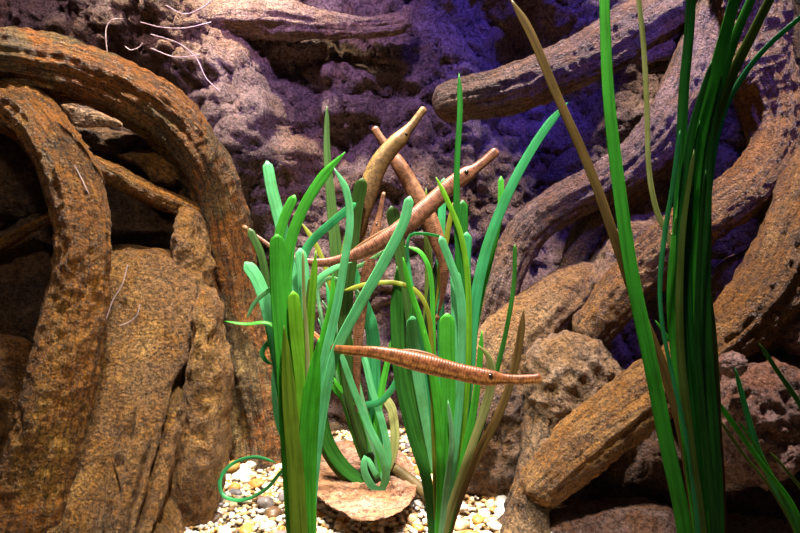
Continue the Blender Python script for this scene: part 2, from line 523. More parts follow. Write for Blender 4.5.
boulder('rock', [(80, 128), (120, 130), (160, 140), (185, 160), (192, 205), (180, 190), (150, 158), (100, 150)], 1.13, .03, M['rock_dark'],
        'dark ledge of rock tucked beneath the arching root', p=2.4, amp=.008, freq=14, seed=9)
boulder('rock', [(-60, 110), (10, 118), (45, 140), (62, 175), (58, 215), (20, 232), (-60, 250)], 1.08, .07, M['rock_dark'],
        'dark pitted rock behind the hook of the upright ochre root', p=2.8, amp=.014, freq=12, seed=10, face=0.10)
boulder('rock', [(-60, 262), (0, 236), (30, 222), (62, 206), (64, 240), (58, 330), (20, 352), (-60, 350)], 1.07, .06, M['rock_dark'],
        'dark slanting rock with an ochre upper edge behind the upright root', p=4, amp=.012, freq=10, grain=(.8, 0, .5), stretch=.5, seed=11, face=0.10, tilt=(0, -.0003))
tube('tree_root', [(-40, 262, 1.0, 5), (0, 246, 1.0, 6), (30, 228, 1.0, 5), (62, 212, 1.0, 4)], M['bark_orange'],
     'slim ochre root lying along the dark slanting rock', 'root', 60, 24, .2, .12, 12)
boulder('rock', [(-60, 330), (0, 332), (36, 342), (48, 362), (44, 420), (34, 500), (20, 600), (-60, 600)], .97, .05, M['rock_orange'],
        'rusty rock at the tank side behind the foot of the upright root', p=3, amp=.012, freq=12, seed=13, face=0.10)
boulder('wood_chip', [(62, 105), (78, 108), (96, 110), (110, 117), (123, 124), (122, 127), (104, 127), (84, 127), (74, 125), (68, 115)], .942, .0045, M['chip'],
        'pointed flat brown chip of wood wedged between the two big ochre roots', 'wood chip', p=2.2, amp=.002, freq=40, seed=14, K=16)

# pale driftwood branch standing off the back wall
br = tube('driftwood_branch', [(180, 26, 1.30, 26), (225, 20, 1.29, 22), (275, 19, 1.27, 19), (320, 24, 1.26, 14), (360, 27, 1.25, 10), (390, 25, 1.25, 10), (407, 22, 1.25, 10)],
          M['wood_pale'], 'pale pinkish branch lying high on the rock wall with a short upturned end', 'branch', 140, 40, .2, .12, 15)
tw = tube('twig', [(406, 28, 1.25, 6), (407, 16, 1.25, 5.5), (408, 5, 1.25, 5)], M['wood_pale'], None, None, 30, 20, .15, .1, 16)
tw.parent = br

# ------------------------------------------------------------------ roots and stones on the right
tube('tree_root', [(433, 108, 1.15, 15), (455, 101, 1.15, 20), (500, 92, 1.15, 22), (550, 73, 1.15, 23), (600, 50, 1.16, 25), (650, 22, 1.17, 27), (700, -12, 1.18, 30), (760, -60, 1.2, 34)],
     M['bark_mauve'], 'blunt-ended root reaching out across the dark upper wall', 'root', 190, 48, .12, .13, 20)
tube('tree_root', [(760, -60, 1.15, 36), (728, 10, 1.13, 34), (700, 70, 1.12, 28), (672, 120, 1.12, 26), (640, 158, 1.13, 24), (605, 184, 1.14, 22), (565, 202, 1.15, 20),
                   (532, 226, 1.16, 20), (510, 262, 1.17, 19), (497, 300, 1.18, 20), (485, 345, 1.2, 22), (478, 400, 1.22, 26)],
     M['bark_mauve'], 'long root curving from the upper trunk down to the seagrass in an open bow', 'root', 230, 48, .12, .10, 21)
tube('tree_root', [(650, 180, 1.16, 14), (618, 205, 1.17, 15), (592, 226, 1.18, 16), (578, 250, 1.18, 13), (566, 280, 1.17, 12), (548, 310, 1.16, 16)],
     M['bark_grey'], 'short grey-green knotted root linking the bowed root to the tan rounded root', 'root', 110, 40, .2, .10, 22)
tube('tree_root', [(600, 268, 1.14, 14), (575, 290, 1.14, 26), (545, 315, 1.14, 32), (512, 350, 1.14, 38), (492, 400, 1.15, 40), (484, 450, 1.16, 40), (478, 520, 1.17, 44)],
     M['bark_tan'], 'smooth tan root rounding down behind the seagrass to the gravel', 'root', 170, 50, .10, .07, 23)
tube('tree_root', [(745, -70, 1.08, 40), (748, 0, 1.08, 36), (756, 60, 1.08, 34), (772, 110, 1.07, 30), (774, 150, 1.05, 25), (748, 188, 1.03, 24), (706, 218, 1.03, 25), (668, 248, 1.04, 26),
                   (632, 283, 1.05, 24), (604, 315, 1.06, 22), (582, 344, 1.07, 18)],
     M['bark_brown'], 'heavy knotted root that drops from the top and ends above the tan boulder', 'root', 240, 54, .13, .10, 24)
tube('tree_root', [(860, 120, .98, 36), (825, 180, .97, 36), (797, 240, .96, 36), (770, 292, .95, 34), (730, 336, .95, 32), (680, 372, .95, 30), (630, 408, .95, 29), (580, 448, .955, 28), (543, 482, .96, 23), (526, 495, .965, 18)],
     M['bark_brown'], 'lowest thick sloping root, blunt and shaggy at its end', 'root', 230, 56, .10, .11, 25)
tube('tree_root', [(800, -60, 1.2, 26), (790, 10, 1.2, 22), (792, 70, 1.2, 20), (815, 130, 1.2, 22), (850, 190, 1.2, 24)],
     M['bark_mauve'], 'dusky root standing against the side of the tank behind the heavy knotted root', 'root', 110, 40, .15, .12, 26)
tube('tree_root', [(690, 28, 1.24, 16), (660, 50, 1.24, 15), (640, 68, 1.24, 12)], M['bark_mauve'],
     'stubby root in the gap below the blunt-ended root', 'root', 60, 36, .15, .1, 27)
boulder('rock', [(628, 60), (642, 46), (660, 38), (674, 46), (676, 56), (660, 60), (640, 66)], 1.17, .02, M['rock_purple'],
        'flat sharp stone perched in the gap below the blunt-ended root', p=3, amp=.004, freq=20, seed=28, face=0.10, n=70, K=18)
boulder('rock', [(590, 268), (602, 245), (630, 222), (656, 212), (672, 225), (660, 260), (630, 300), (600, 330), (578, 330), (582, 300)], 1.13, .05, M['rock_brown'],
        'rounded brown rock held between the bowed root and the heavy knotted root', p=2.6, amp=.010, freq=12, seed=29)
boulder('rock', [(575, 318), (588, 306), (602, 312), (602, 332), (590, 345), (576, 340)], 1.08, .025, M['rock_brown'],
        'small knob of rock beside the tip of the heavy knotted root', p=2.4, amp=.006, freq=20, seed=30, n=70, K=18)
boulder('rock', [(532, 350), (548, 338), (572, 332), (600, 345), (622, 366), (640, 384), (640, 410), (610, 440), (570, 470), (540, 480), (526, 440), (528, 390)],
        1.06, .06, M['rock_brown'], 'large tan boulder under the tip of the heavy knotted root', p=3.0, amp=.014, freq=12, seed=31, face=0.12, n=140, K=36)
boulder('rock', [(470, 420), (484, 396), (505, 380), (518, 372), (526, 400), (522, 450), (514, 492), (500, 512), (476, 502), (460, 470)], 1.075, .03, M['rock_dark'],  # added dark stone standing in for shade over the root's foot
        'dark rock added as shade on the tan rounded root by the bark slab', p=2.8, amp=.012, freq=14, seed=45, face=0.10)
boulder('bark_slab', [(529, 352), (540, 343), (546, 380), (548, 430), (544, 490), (546, 570), (496, 570), (508, 520), (518, 470), (525, 410)],
        .995, .025, M['bark_grey'], 'upright ragged slab of brown bark in front of the tan boulder', 'bark', p=3.5, amp=.010, freq=10, grain=(-.1, 0, 1), stretch=.2, seed=32, groove=.8, tilt=(0, -.0007))
boulder('rock', [(535, 560), (548, 520), (572, 508), (610, 498), (650, 500), (684, 514), (702, 560), (690, 620), (550, 620)], .97, .06, M['rock_purple'],
        'mauve stone on the gravel below the shaggy end of the lowest root', p=2.6, amp=.008, freq=14, grain=(1, 0, .3), stretch=.5, seed=33)
boulder('rock', [(714, 380), (738, 362), (775, 356), (815, 362), (860, 400), (850, 470), (800, 452), (770, 470), (745, 486), (715, 478), (696, 440), (700, 400)], .93, .07, M['rock_purple'],
        'large rust and mauve rock under the lowest root at the tank side', p=3, amp=.014, freq=12, seed=34, face=0.10, n=140, K=36)
boulder('rock', [(570, 455), (610, 430), (650, 425), (700, 470), (760, 480), (860, 470), (870, 640), (580, 640), (560, 520)], 1.06, .05, M['rock_dark'],  # widened leftwards to close the gap and keep the cavity dark
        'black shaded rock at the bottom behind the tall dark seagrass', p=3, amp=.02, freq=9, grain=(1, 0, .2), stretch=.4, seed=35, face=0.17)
boulder('rock', [(712, 290), (722, 266), (746, 252), (772, 232), (792, 198), (806, 226), (790, 280), (760, 330), (722, 345), (708, 320)], 1.07, .05, M['rock_purple'],
        'mauve brown rock filling the fork between the heavy knotted root and the lowest root', p=2.6, amp=.010, freq=14, seed=36, face=0.10)
boulder('rock', [(782, 330), (790, 312), (815, 300), (840, 330), (820, 356), (790, 352)], .93, .03, M['rock_purple'],
        'small mauve rock below the lowest root at the very edge', p=2.6, amp=.008, freq=16, seed=37, n=80, K=20)
boulder('stone', [(718, 362), (724, 353), (736, 351), (745, 358), (746, 370), (736, 378), (722, 374)], .86, .014, M['rock_purple'],
        'small round bluish stone on the rust and mauve rock', 'stone', p=2, amp=.003, freq=40, seed=38, n=60, K=16)

# ------------------------------------------------------------------ gravel, pebbles and flat stones on the floor
def peb_mat(name, c, c2):
    return plain_mat(name, c, .45, .5, c2, 60)
PM = {'white': peb_mat('pebble_white', (.80, .76, .68), (.6, .52, .42)), 'cream': peb_mat('pebble_cream', (.72, .56, .33), (.5, .34, .16)),
      'amber': peb_mat('pebble_amber', (.60, .33, .08), (.36, .16, .03)), 'grey': peb_mat('pebble_grey', (.34, .31, .31), (.2, .17, .17)),
      'brown': peb_mat('pebble_brown', (.20, .11, .05), (.09, .05, .03))}
# one proto mesh per colour and shape
protos = {}
for ci, c in enumerate(PM):
    for k in range(4):
        bm = bmesh.new(); bmesh.ops.create_icosphere(bm, subdivisions=3, radius=1)
        for v in bm.verts:
            q = v.co.copy()
            v.co = q * (1 + .22 * fbm(q * 1.1 + Vector((ci * 5, k * 3, 0)), 2) + .07 * fbm(q * 3.5 + Vector((k, ci, 0)), 2))
        me = bpy.data.meshes.new('pebble'); bm.to_mesh(me); 
        at = me.attributes.new('gc', 'FLOAT_VECTOR', 'POINT')
        at.data.foreach_set('vector', np.array([tuple(v.co * .012 + Vector((ci, k, 0))) for v in bm.verts], dtype=np.float32).ravel())
        bm.free()
        me.polygons.foreach_set('use_smooth', [True] * len(me.polygons)); me.materials.append(PM[c])
        protos[c, k] = me
PL = {'white': 'small rounded white pebble among the bright gravel', 'cream': 'small rounded cream pebble among the bright gravel',
      'amber': 'small rounded amber pebble among the bright gravel', 'grey': 'small rounded grey pebble among the bright gravel', 'brown': 'small rounded dark brown pebble among the bright gravel'}
rng = random.Random(5)
placed = []
tries = 0
while len(placed) < 270 and tries < 20000:
    tries += 1
    x = rng.uniform(-.40, .20); y = rng.uniform(.86, 1.26)
    sz = rng.choice([.006, .0075, .009, .0105, .013])
    if any((x-a)**2 + (y-b)**2 < (.85*(sz+s))**2 for a, b, s in placed): continue
    if x > .02 + .12 and y > 1.12: continue
    placed.append((x, y, sz))
for i, (x, y, sz) in enumerate(placed):
    c = rng.choices(list(PM), [34, 28, 22, 10, 6])[0]
    o = bpy.data.objects.new('pebble', protos[c, rng.randrange(4)]); COL.objects.link(o)
    o.scale = (sz * rng.uniform(.9, 1.35), sz * rng.uniform(.8, 1.1), sz * rng.uniform(.55, .8))
    o.location = (x, y, zfloor(x, y) + o.scale[2] * .55)
    o.rotation_euler = (rng.uniform(-.25, .25), rng.uniform(-.25, .25), rng.uniform(0, 6.28))
    setp(o, PL[c], 'pebble', c + ' pebbles on the gravel bed')
# fine gravel: uncountable grains
gm, nt, b, _ = new_mat('gravel_grains')
at = N(nt, 'ShaderNodeAttribute', attribute_name='rnd')
r = ramp(nt, [(0, (.16, .09, .04)), (.12, (.55, .30, .08)), (.35, (.74, .55, .28)), (.6, (.82, .72, .55)), (.85, (.85, .82, .78)), (1, (.4, .36, .36))], at.outputs['Fac'])
nt.links.new(r.outputs[0], b.inputs['Base Color']); b.inputs['Roughness'].default_value = .5
bm = bmesh.new(); bmesh.ops.create_icosphere(bm, subdivisions=1, radius=1)
iv = np.array([v.co[:] for v in bm.verts]); ifc = np.array([[v.index for v in f.verts] for f in bm.faces]); bm.free()
nr = np.random.default_rng(3)
ng = 7500
V, Fc, Rn = [], [], []
for g in range(ng):
    x = nr.uniform(-.5, .4); y = nr.uniform(.80, 1.30)
    s = nr.uniform(.0025, .0055)
    a = nr.uniform(0, 6.28); ca, sa = math.cos(a), math.sin(a)
    vv = iv * (1 + .25 * nr.standard_normal((len(iv), 1)) * .6) * np.array([s * 1.3, s, s * .75])
    vv = vv @ np.array([[ca, -sa, 0], [sa, ca, 0], [0, 0, 1]])
    V.append(vv + np.array([x, y, zfloor(x, y) + s * .3])); Fc.append(ifc + g * len(iv)); Rn += [nr.random()] * len(iv)
V = np.concatenate(V); Fc = np.concatenate(Fc)
g_o = mesh_obj('gravel', V, Fc.tolist(), gm, rnd=Rn)
setp(g_o, 'fine white and amber gravel strewn over the tank floor', 'gravel', kind='stuff')

M['pink_stone'] = rock_mat('pink_stone', (.16, .06, .03), (.42, .21, .12), (.62, .42, .32), (.40, .17, .05), .6, 12, .7, .45, 60)
boulder('stone_slab', [(296, 456), (322, 444), (360, 441), (398, 450), (416, 474), (408, 505), (384, 518), (362, 520), (342, 513), (322, 500), (303, 486)], 1.064, .012, M['pink_stone'],
        'broad flat pink and tan stone on the gravel between the seagrass clumps', 'stone', p=2.6, amp=.005, freq=16, grain=(1, .3, 0), stretch=.25, seed=40, tilt=(0, -.0040))
boulder('stone', [(322, 524), (338, 511), (352, 516), (362, 524), (350, 545), (325, 545)], .975, .010, plain_mat('green_grey', (.26, .31, .22), .5, .4),
        'smooth flat grey-green stone in front of the pink flat stone', 'stone', p=2.4, amp=.002, freq=20, seed=41, n=60, K=14, tilt=(0, -.003))
boulder('stone', [(432, 480), (440, 470), (448, 474), (452, 490), (444, 500), (432, 496)], 1.06, .012, PM['amber'],
        'rusty amber stone behind the stems of the middle seagrass clump', 'stone', p=2.2, amp=.002, freq=30, seed=42, n=50, K=12)
boulder('stone', [(388, 484), (398, 480), (404, 490), (402, 512), (392, 516), (384, 504)], 1.0, .012, M['pink_stone'],
        'upright rosy stone lying beside the pink flat stone', 'stone', p=2.2, amp=.003, freq=26, seed=43, n=60, K=14)
tube('fallen_stem', [(372, 452, 1.10, 4), (392, 466, 1.08, 5), (412, 482, 1.05, 6), (430, 498, 1.02, 6), (440, 512, 1.0, 4)], plain_mat('rhizome', (.16, .11, .04), .5, .3),
     'thick olive-brown dead stem lying on the gravel beside the pink flat stone', 'stem', 60, 20, .1, .05, 44)

# ------------------------------------------------------------------ seagrass
LM = {
    'green': leaf_mat('leaf_green', (.10, .56, .05), (.06, .38, .03)),
    'bright': leaf_mat('leaf_bright', (.12, .62, .05), (.07, .44, .025), .5),
    'lime': leaf_mat('leaf_lime', (.27, .64, .04), (.16, .46, .02), .5),
    'sea': leaf_mat('leaf_sea', (.20, .72, .32), (.13, .56, .22)),
    'pale': leaf_mat('leaf_pale', (.30, .66, .34), (.19, .48, .23)),
    'moss': leaf_mat('leaf_moss', (.065, .15, .03), (.035, .09, .016), .35),
    'dark': leaf_mat('leaf_dark', (.05, .24, .03), (.025, .14, .016), .38),
    'deep': leaf_mat('leaf_deep', (.030, .25, .028), (.016, .13, .014), .38),
    'teal': leaf_mat('leaf_teal', (.07, .48, .17), (.04, .32, .10), .42),
    'olive': leaf_mat('leaf_olive', (.16, .25, .045), (.09, .16, .022), .35),
    'olivebase': leaf_mat('leaf_olivebase', (.20, .33, .025), (.10, .21, .012), .4),
    'straw': leaf_mat('leaf_straw', (.42, .44, .16), (.25, .29, .08), .35),
    'yellow': leaf_mat('leaf_yellow', (.28, .31, .03), (.16, .22, .02), .4),
    'brown': leaf_mat('leaf_brown', (.17, .105, .03), (.09, .052, .015), .25),
    'black': leaf_mat('leaf_black', (.022, .06, .022), (.012, .025, .01), .15),
}


def clump(loc, label, leaves, group='seagrass clumps'):
    e = empty('seagrass', loc, label, 'seagrass')
    for (mat, tip, d, wid, pts, *rest) in leaves:
        tw = rest[0] if rest else random.uniform(-.35, .35)
        m = len(pts)
        path = []
        for i, p in enumerate(pts):
            dd = p[2] if len(p) > 2 else (d if not isinstance(d, tuple) else d[0] + (d[1] - d[0]) * i / (m - 1))
            w = wid if not isinstance(wid, (tuple, list)) else float(np.interp(i / (m - 1), np.linspace(0, 1, len(wid)), wid))
            path.append((p[0], p[1], dd, w))
        ribbon('leaf', path, LM[mat], e, tip=tip, twist=tw, twist2=tw * .4)
    return e


B1 = (304, 566)
clump(W(304, 566, .86), 'bushy bright green seagrass beside the grooved stump, broad leaves in one thick sheaf', [
    ('green', 'round', (.835, .85), (15, 17, 20, 25, 24), [(277, 234), (278, 262), (281, 310), (288, 380), (294, 460), (301, 566)], .1),
    ('olivebase', 'point', (.826, .838), (5, 14, 17, 17), [(284, 325), (289, 395), (295, 465), (301, 566)], .1),
    ('bright', 'point', (.825, .845), (13, 18, 19, 16), [(319, 338), (311, 400), (307, 470), (308, 566)], -.1),
    ('lime', 'round', (.838, .85), (12, 17, 17, 16), [(293, 291), (297, 330), (304, 390), (308, 460), (308, 566)], .25),
    ('green', 'point', (.87, .865), (10, 11, 12, 14), [(345, 152), (322, 178), (301, 213), (289, 250), (286, 295), (291, 370), (299, 460), (304, 566)]),
    ('green', 'round', (.865, .86), (10, 10, 14), [(295, 195), (285, 216), (278, 242), (277, 290), (284, 370), (296, 470), (303, 566)]),
    ('sea', 'round', (.885, .87), (11, 14, 13), [(267, 161), (272, 190), (281, 225), (289, 265), (296, 320), (302, 400), (306, 480), (306, 566)], .1),
    ('sea', 'round', (.87, .86), (13, 13, 10), [(245, 262), (256, 277), (265, 300), (274, 340), (288, 430), (300, 566)], .1),
    ('moss', 'round', (.88, .865), (8, 8, 10), [(249, 228), (261, 255), (269, 298), (277, 350), (290, 450), (302, 566)]),
    ('pale', 'point', .852, (4, 5, 4), [(246, 320), (254, 304), (264, 294), (276, 288), (286, 300), (292, 340), (300, 420)]),
    ('green', 'point', .86, (4, 5, 5), [(224, 321), (246, 324), (268, 323), (282, 336), (292, 390), (300, 480)], .8),
    ('teal', 'point', (.88, .86), (4, 6, 6), [(277, 366), (266, 361), (262, 352), (269, 343), (282, 338), (290, 350), (298, 420)]),
    ('sea', 'point', (.89, .87), (5, 6, 6), [(276, 352), (274, 385), (277, 418), (285, 442), (298, 480), (304, 540)]),
    ('teal', 'point', (1.0, .90), (3, 4, 3.5, 4), [(277, 463, 1.0), (255, 457, 1.0), (232, 464, .99), (220, 480, .98), (224, 496, .97), (243, 500, .96), (266, 489, .94), (287, 468, .92), (302, 480, .89), (306, 540, .87)], .2),
    ('sea', 'round', (.845, .85), (10, 11, 10, 9), [(410, 196), (404, 222), (384, 262), (358, 308), (336, 352), (323, 410), (314, 480), (308, 566)], .1),
    ('sea', 'point', (.858, .855), (7, 8, 10, 9), [(334, 168), (346, 190), (350, 222), (344, 265), (336, 310), (327, 350), (318, 395), (312, 470), (308, 566)], .1),
    ('teal', 'round', (.90, .87), (8, 9, 8), [(356, 203), (334, 221), (312, 241), (303, 258), (300, 300), (302, 400), (306, 566)], .1),
    ('sea', 'point', .87, (6, 7, 7), [(352, 262), (335, 268), (318, 280), (306, 300), (303, 360), (305, 460)]),
    ('bright', 'point', (.87, .86), (5, 6, 7), [(333, 272), (332, 300), (322, 340), (314, 400), (309, 500)]),
    ('lime', 'point', (.845, .85), (6, 10, 10), [(316, 250), (312, 300), (308, 360), (306, 440), (305, 540)]),
    ('sea', 'round', (.865, .86), (12, 14, 12), [(300, 248), (304, 280), (306, 330), (308, 420), (306, 540)], .3),
    ('olive', 'round', .858, (7, 10, 10), [(312, 276), (308, 320), (306, 380), (306, 480)]),
    ('straw', 'point', .842, (3, 4, 5), [(303, 250), (304, 300), (307, 340), (308, 400)]),
])
clump(W(378, 486, 1.045), 'dark-based seagrass clump rooted on the pink flat stone, with drooping looped leaves', [
    ('moss', 'point', (1.10, 1.06), (4, 9, 14, 14, 10), [(327, 105), (327, 150), (331, 200), (336, 250), (342, 320), (356, 400), (372, 450), (378, 484)], .1),
    ('moss', 'round', (1.00, 1.045), (13, 14, 14, 10), [(363, 178), (357, 205), (352, 245), (346, 300), (346, 360), (356, 420), (377, 484)], .1),
    ('dark', 'point', (1.05, 1.045), (10, 13, 14, 10), [(336, 330), (326, 370), (321, 410), (327, 440), (341, 464), (358, 478), (378, 484)], .2),
    ('olive', 'point', (1.06, 1.05), (8, 10, 12, 8), [(328, 350), (320, 390), (318, 420), (326, 450), (342, 472), (362, 484), (378, 486)], .5),
    ('sea', 'point', (1.0, 1.02), (6, 8, 8, 6), [(338, 345), (352, 385), (368, 425), (382, 455), (386, 476), (381, 490), (372, 486), (364, 470), (366, 458), (378, 478)], .1),
    ('green', 'point', (1.05, 1.045), (6, 8, 8), [(352, 355), (360, 395), (370, 430), (377, 456), (379, 482)], .1),
    ('sea', 'point', (1.05, 1.045), (6, 7, 8), [(338, 335), (360, 350), (372, 390), (384, 430), (388, 462), (380, 484)], .2),
    ('teal', 'point', (1.04, 1.045), (6, 7, 7), [(402, 355), (396, 382), (380, 402), (362, 407), (358, 425), (366, 455), (377, 483)], .2),
    ('green', 'point', (1.05, 1.045), (6, 8, 8), [(324, 376), (338, 392), (354, 410), (366, 440), (377, 483)], .2),
    ('teal', 'point', (1.08, 1.06), (10, 14, 12), [(355, 262), (361, 295), (372, 330), (374, 380), (376, 430), (379, 484)], .1),
    ('pale', 'point', (1.02, 1.045), (4, 5, 5), [(390, 247), (368, 262), (346, 274), (338, 300), (345, 360), (362, 430), (377, 483)], .5),
    ('pale', 'point', (1.02, 1.045), (3, 4, 4), [(366, 300), (350, 286), (330, 278), (318, 290), (330, 350), (355, 430), (377, 483)], .3),
    ('green', 'point', (1.03, 1.045), (5, 6, 8), [(345, 268), (338, 300), (335, 340), (342, 390), (360, 450), (377, 483)]),
    ('yellow', 'point', (1.10, 1.06), (5, 5, 6), [(301, 222), (316, 245), (328, 276), (338, 330), (356, 410), (377, 483)]),
    ('black', 'round', (1.03, 1.04), (10, 14, 12), [(372, 452), (368, 462), (372, 474), (378, 488)], .2),
    ('teal', 'round', (1.06, 1.05), (5, 8, 8), [(352, 380), (350, 410), (360, 445), (377, 483)], .2),
    ('pale', 'point', (1.02, 1.045), (4, 6, 7, 7), [(322, 300), (336, 326), (350, 362), (366, 420), (377, 483)], .1),
    ('green', 'point', (1.04, 1.045), (5, 7, 8, 8), [(366, 300), (358, 330), (350, 370), (356, 430), (377, 483)], .2),
    ('sea', 'point', (1.05, 1.045), (5, 7, 7), [(318, 318), (330, 345), (346, 385), (362, 430), (377, 483)], -.2),
    ('olive', 'point', (1.08, 1.05), (6, 9, 9), [(346, 232), (342, 280), (346, 340), (358, 410), (377, 483)], .2),
    ('bright', 'point', (1.03, 1.045), (4, 6, 7), [(330, 372), (340, 388), (356, 402), (370, 440), (378, 483)], .3),
    ('teal', 'point', (1.06, 1.05), (6, 9, 9), [(326, 282), (334, 320), (344, 370), (360, 430), (377, 483)], .2),
    ('green', 'point', (1.07, 1.05), (5, 7, 8), [(395, 330), (388, 360), (380, 400), (376, 440), (378, 483)], .2),
    ('straw', 'point', (1.1, 1.06), (8, 10, 8), [(372, 352), (380, 390), (392, 410), (394, 450), (380, 484)], .4),
])
clump(W(440, 476, 1.14), 'far seagrass clump with short blackish stems against the rock wall', [
    ('moss', 'round', (1.11, 1.14), (14, 13, 12, 10), [(391, 206), (396, 228), (402, 262), (410, 310), (418, 360), (428, 420), (440, 476)], .1),
    ('black', 'point', (1.13, 1.14), (10, 12, 12), [(404, 248), (405, 290), (410, 340), (420, 400), (438, 476)], .1),
    ('olive', 'point', (1.13, 1.14), (7, 9, 9), [(426, 188), (427, 225), (429, 280), (427, 340), (432, 410), (440, 476)], .1),
    ('black', 'point', (1.12, 1.14), (8, 10, 12), [(436, 260), (428, 330), (424, 390), (430, 430), (440, 476)], .2),
    ('dark', 'point', (1.12, 1.14), (8, 9, 12), [(413, 300), (410, 350), (416, 410), (436, 476)], .2),
    ('teal', 'round', (1.13, 1.14), (8, 8, 8), [(444, 178), (442, 210), (440, 280), (442, 380), (441, 476)], .2),
    ('yellow', 'point', (1.12, 1.14), (5, 7, 7), [(453, 202), (446, 242), (437, 285), (430, 330), (432, 400), (440, 476)], .2),
    ('sea', 'round', (1.10, 1.14), (14, 16, 12), [(412, 316), (416, 350), (424, 400), (438, 476)], .1),
])
clump(W(437, 566, .865), 'middle seagrass clump with tall fanned sea-green leaves and a few brown ones', [
    ('dark', 'point', (.875, .865), (13, 14, 14, 11, 9), [(397, 266), (397, 310), (400, 370), (412, 430), (427, 482), (436, 566)], .1),
    ('bright', 'point', (.86, .86), (5, 7, 7), [(403, 257), (410, 288), (421, 322), (430, 360), (437, 410), (440, 470), (438, 566)]),
    ('sea', 'round', (.85, .86), (8, 8, 8), [(440, 236), (450, 262), (459, 290), (462, 340), (458, 420), (448, 500), (438, 566)], .1),
    ('sea', 'round', (.87, .865), (10, 20, 20, 12), [(455, 270), (459, 310), (460, 370), (456, 440), (447, 500), (438, 566)], .1),
    ('green', 'round', (.865, .86), (16, 16, 14, 10), [(447, 313), (447, 345), (448, 400), (444, 470), (438, 566)], .1),
    ('deep', 'point', (.88, .865), (5, 6, 7, 9, 9), [(459, 73), (460, 110), (457, 165), (457, 220), (461, 285), (466, 340), (466, 410), (454, 490), (440, 566)], .1),
    ('lime', 'point', (.87, .865), (5, 6, 6), [(436, 177), (447, 200), (460, 232), (467, 272), (469, 330), (465, 410), (452, 500), (439, 566)], .1),
    ('teal', 'point', (.90, .87), (8, 10, 12, 10), [(568, 102), (546, 128), (521, 168), (500, 212), (485, 255), (474, 310), (468, 380), (456, 470), (440, 566)], .1),
    ('green', 'round', (.91, .87), (6, 7, 7), [(501, 176), (500, 214), (491, 256), (480, 300), (472, 350), (464, 430), (441, 566)], .1),
    ('dark', 'round', (.87, .865), (4, 5, 5), [(515, 244), (514, 282), (508, 322), (499, 362), (486, 412), (468, 470), (440, 566)], .1),
    ('straw', 'point', (.845, .86), (7, 9, 8, 8), [(478, 345), (489, 358), (491, 385), (481, 420), (465, 466), (449, 515), (437, 566)], .1),
    ('brown', 'point', (.86, .865), (7, 8, 9, 9), [(524, 308), (520, 340), (512, 378), (497, 418), (476, 458), (455, 510), (439, 566)], .1),
    ('teal', 'round', (.885, .87), (12, 12, 10), [(467, 232), (465, 262), (466, 310), (464, 400), (448, 500), (438, 566)], .2),
    ('deep', 'round', (.89, .87), (10, 14, 12), [(463, 200), (462, 240), (458, 300), (455, 380), (446, 470), (438, 566)], .2),
    ('green', 'point', (.86, .865), (5, 8, 8), [(482, 330), (478, 380), (470, 430), (454, 500), (439, 566)], .1),
    ('yellow', 'point', (.875, .865), (5, 5, 5, 6), [(340, 292), (368, 284), (396, 283), (416, 291), (428, 312), (432, 360), (434, 430), (437, 520)], .3),
    ('green', 'point', (.885, .865), (4, 5, 5, 6), [(404, 246), (420, 252), (430, 272), (433, 320), (434, 400), (437, 520)], .3),
    ('teal', 'point', (.88, .865), (3, 4, 5), [(446, 238), (426, 234), (410, 236), (408, 260), (420, 330), (432, 420), (437, 540)], .5),
    ('bright', 'point', (.86, .865), (4, 6, 8), [(424, 330), (432, 365), (440, 400), (442, 460), (438, 566)], .1),
    ('pale', 'point', (.85, .86), (4, 6, 6), [(448, 400), (452, 440), (446, 490), (438, 566)], .1),
])
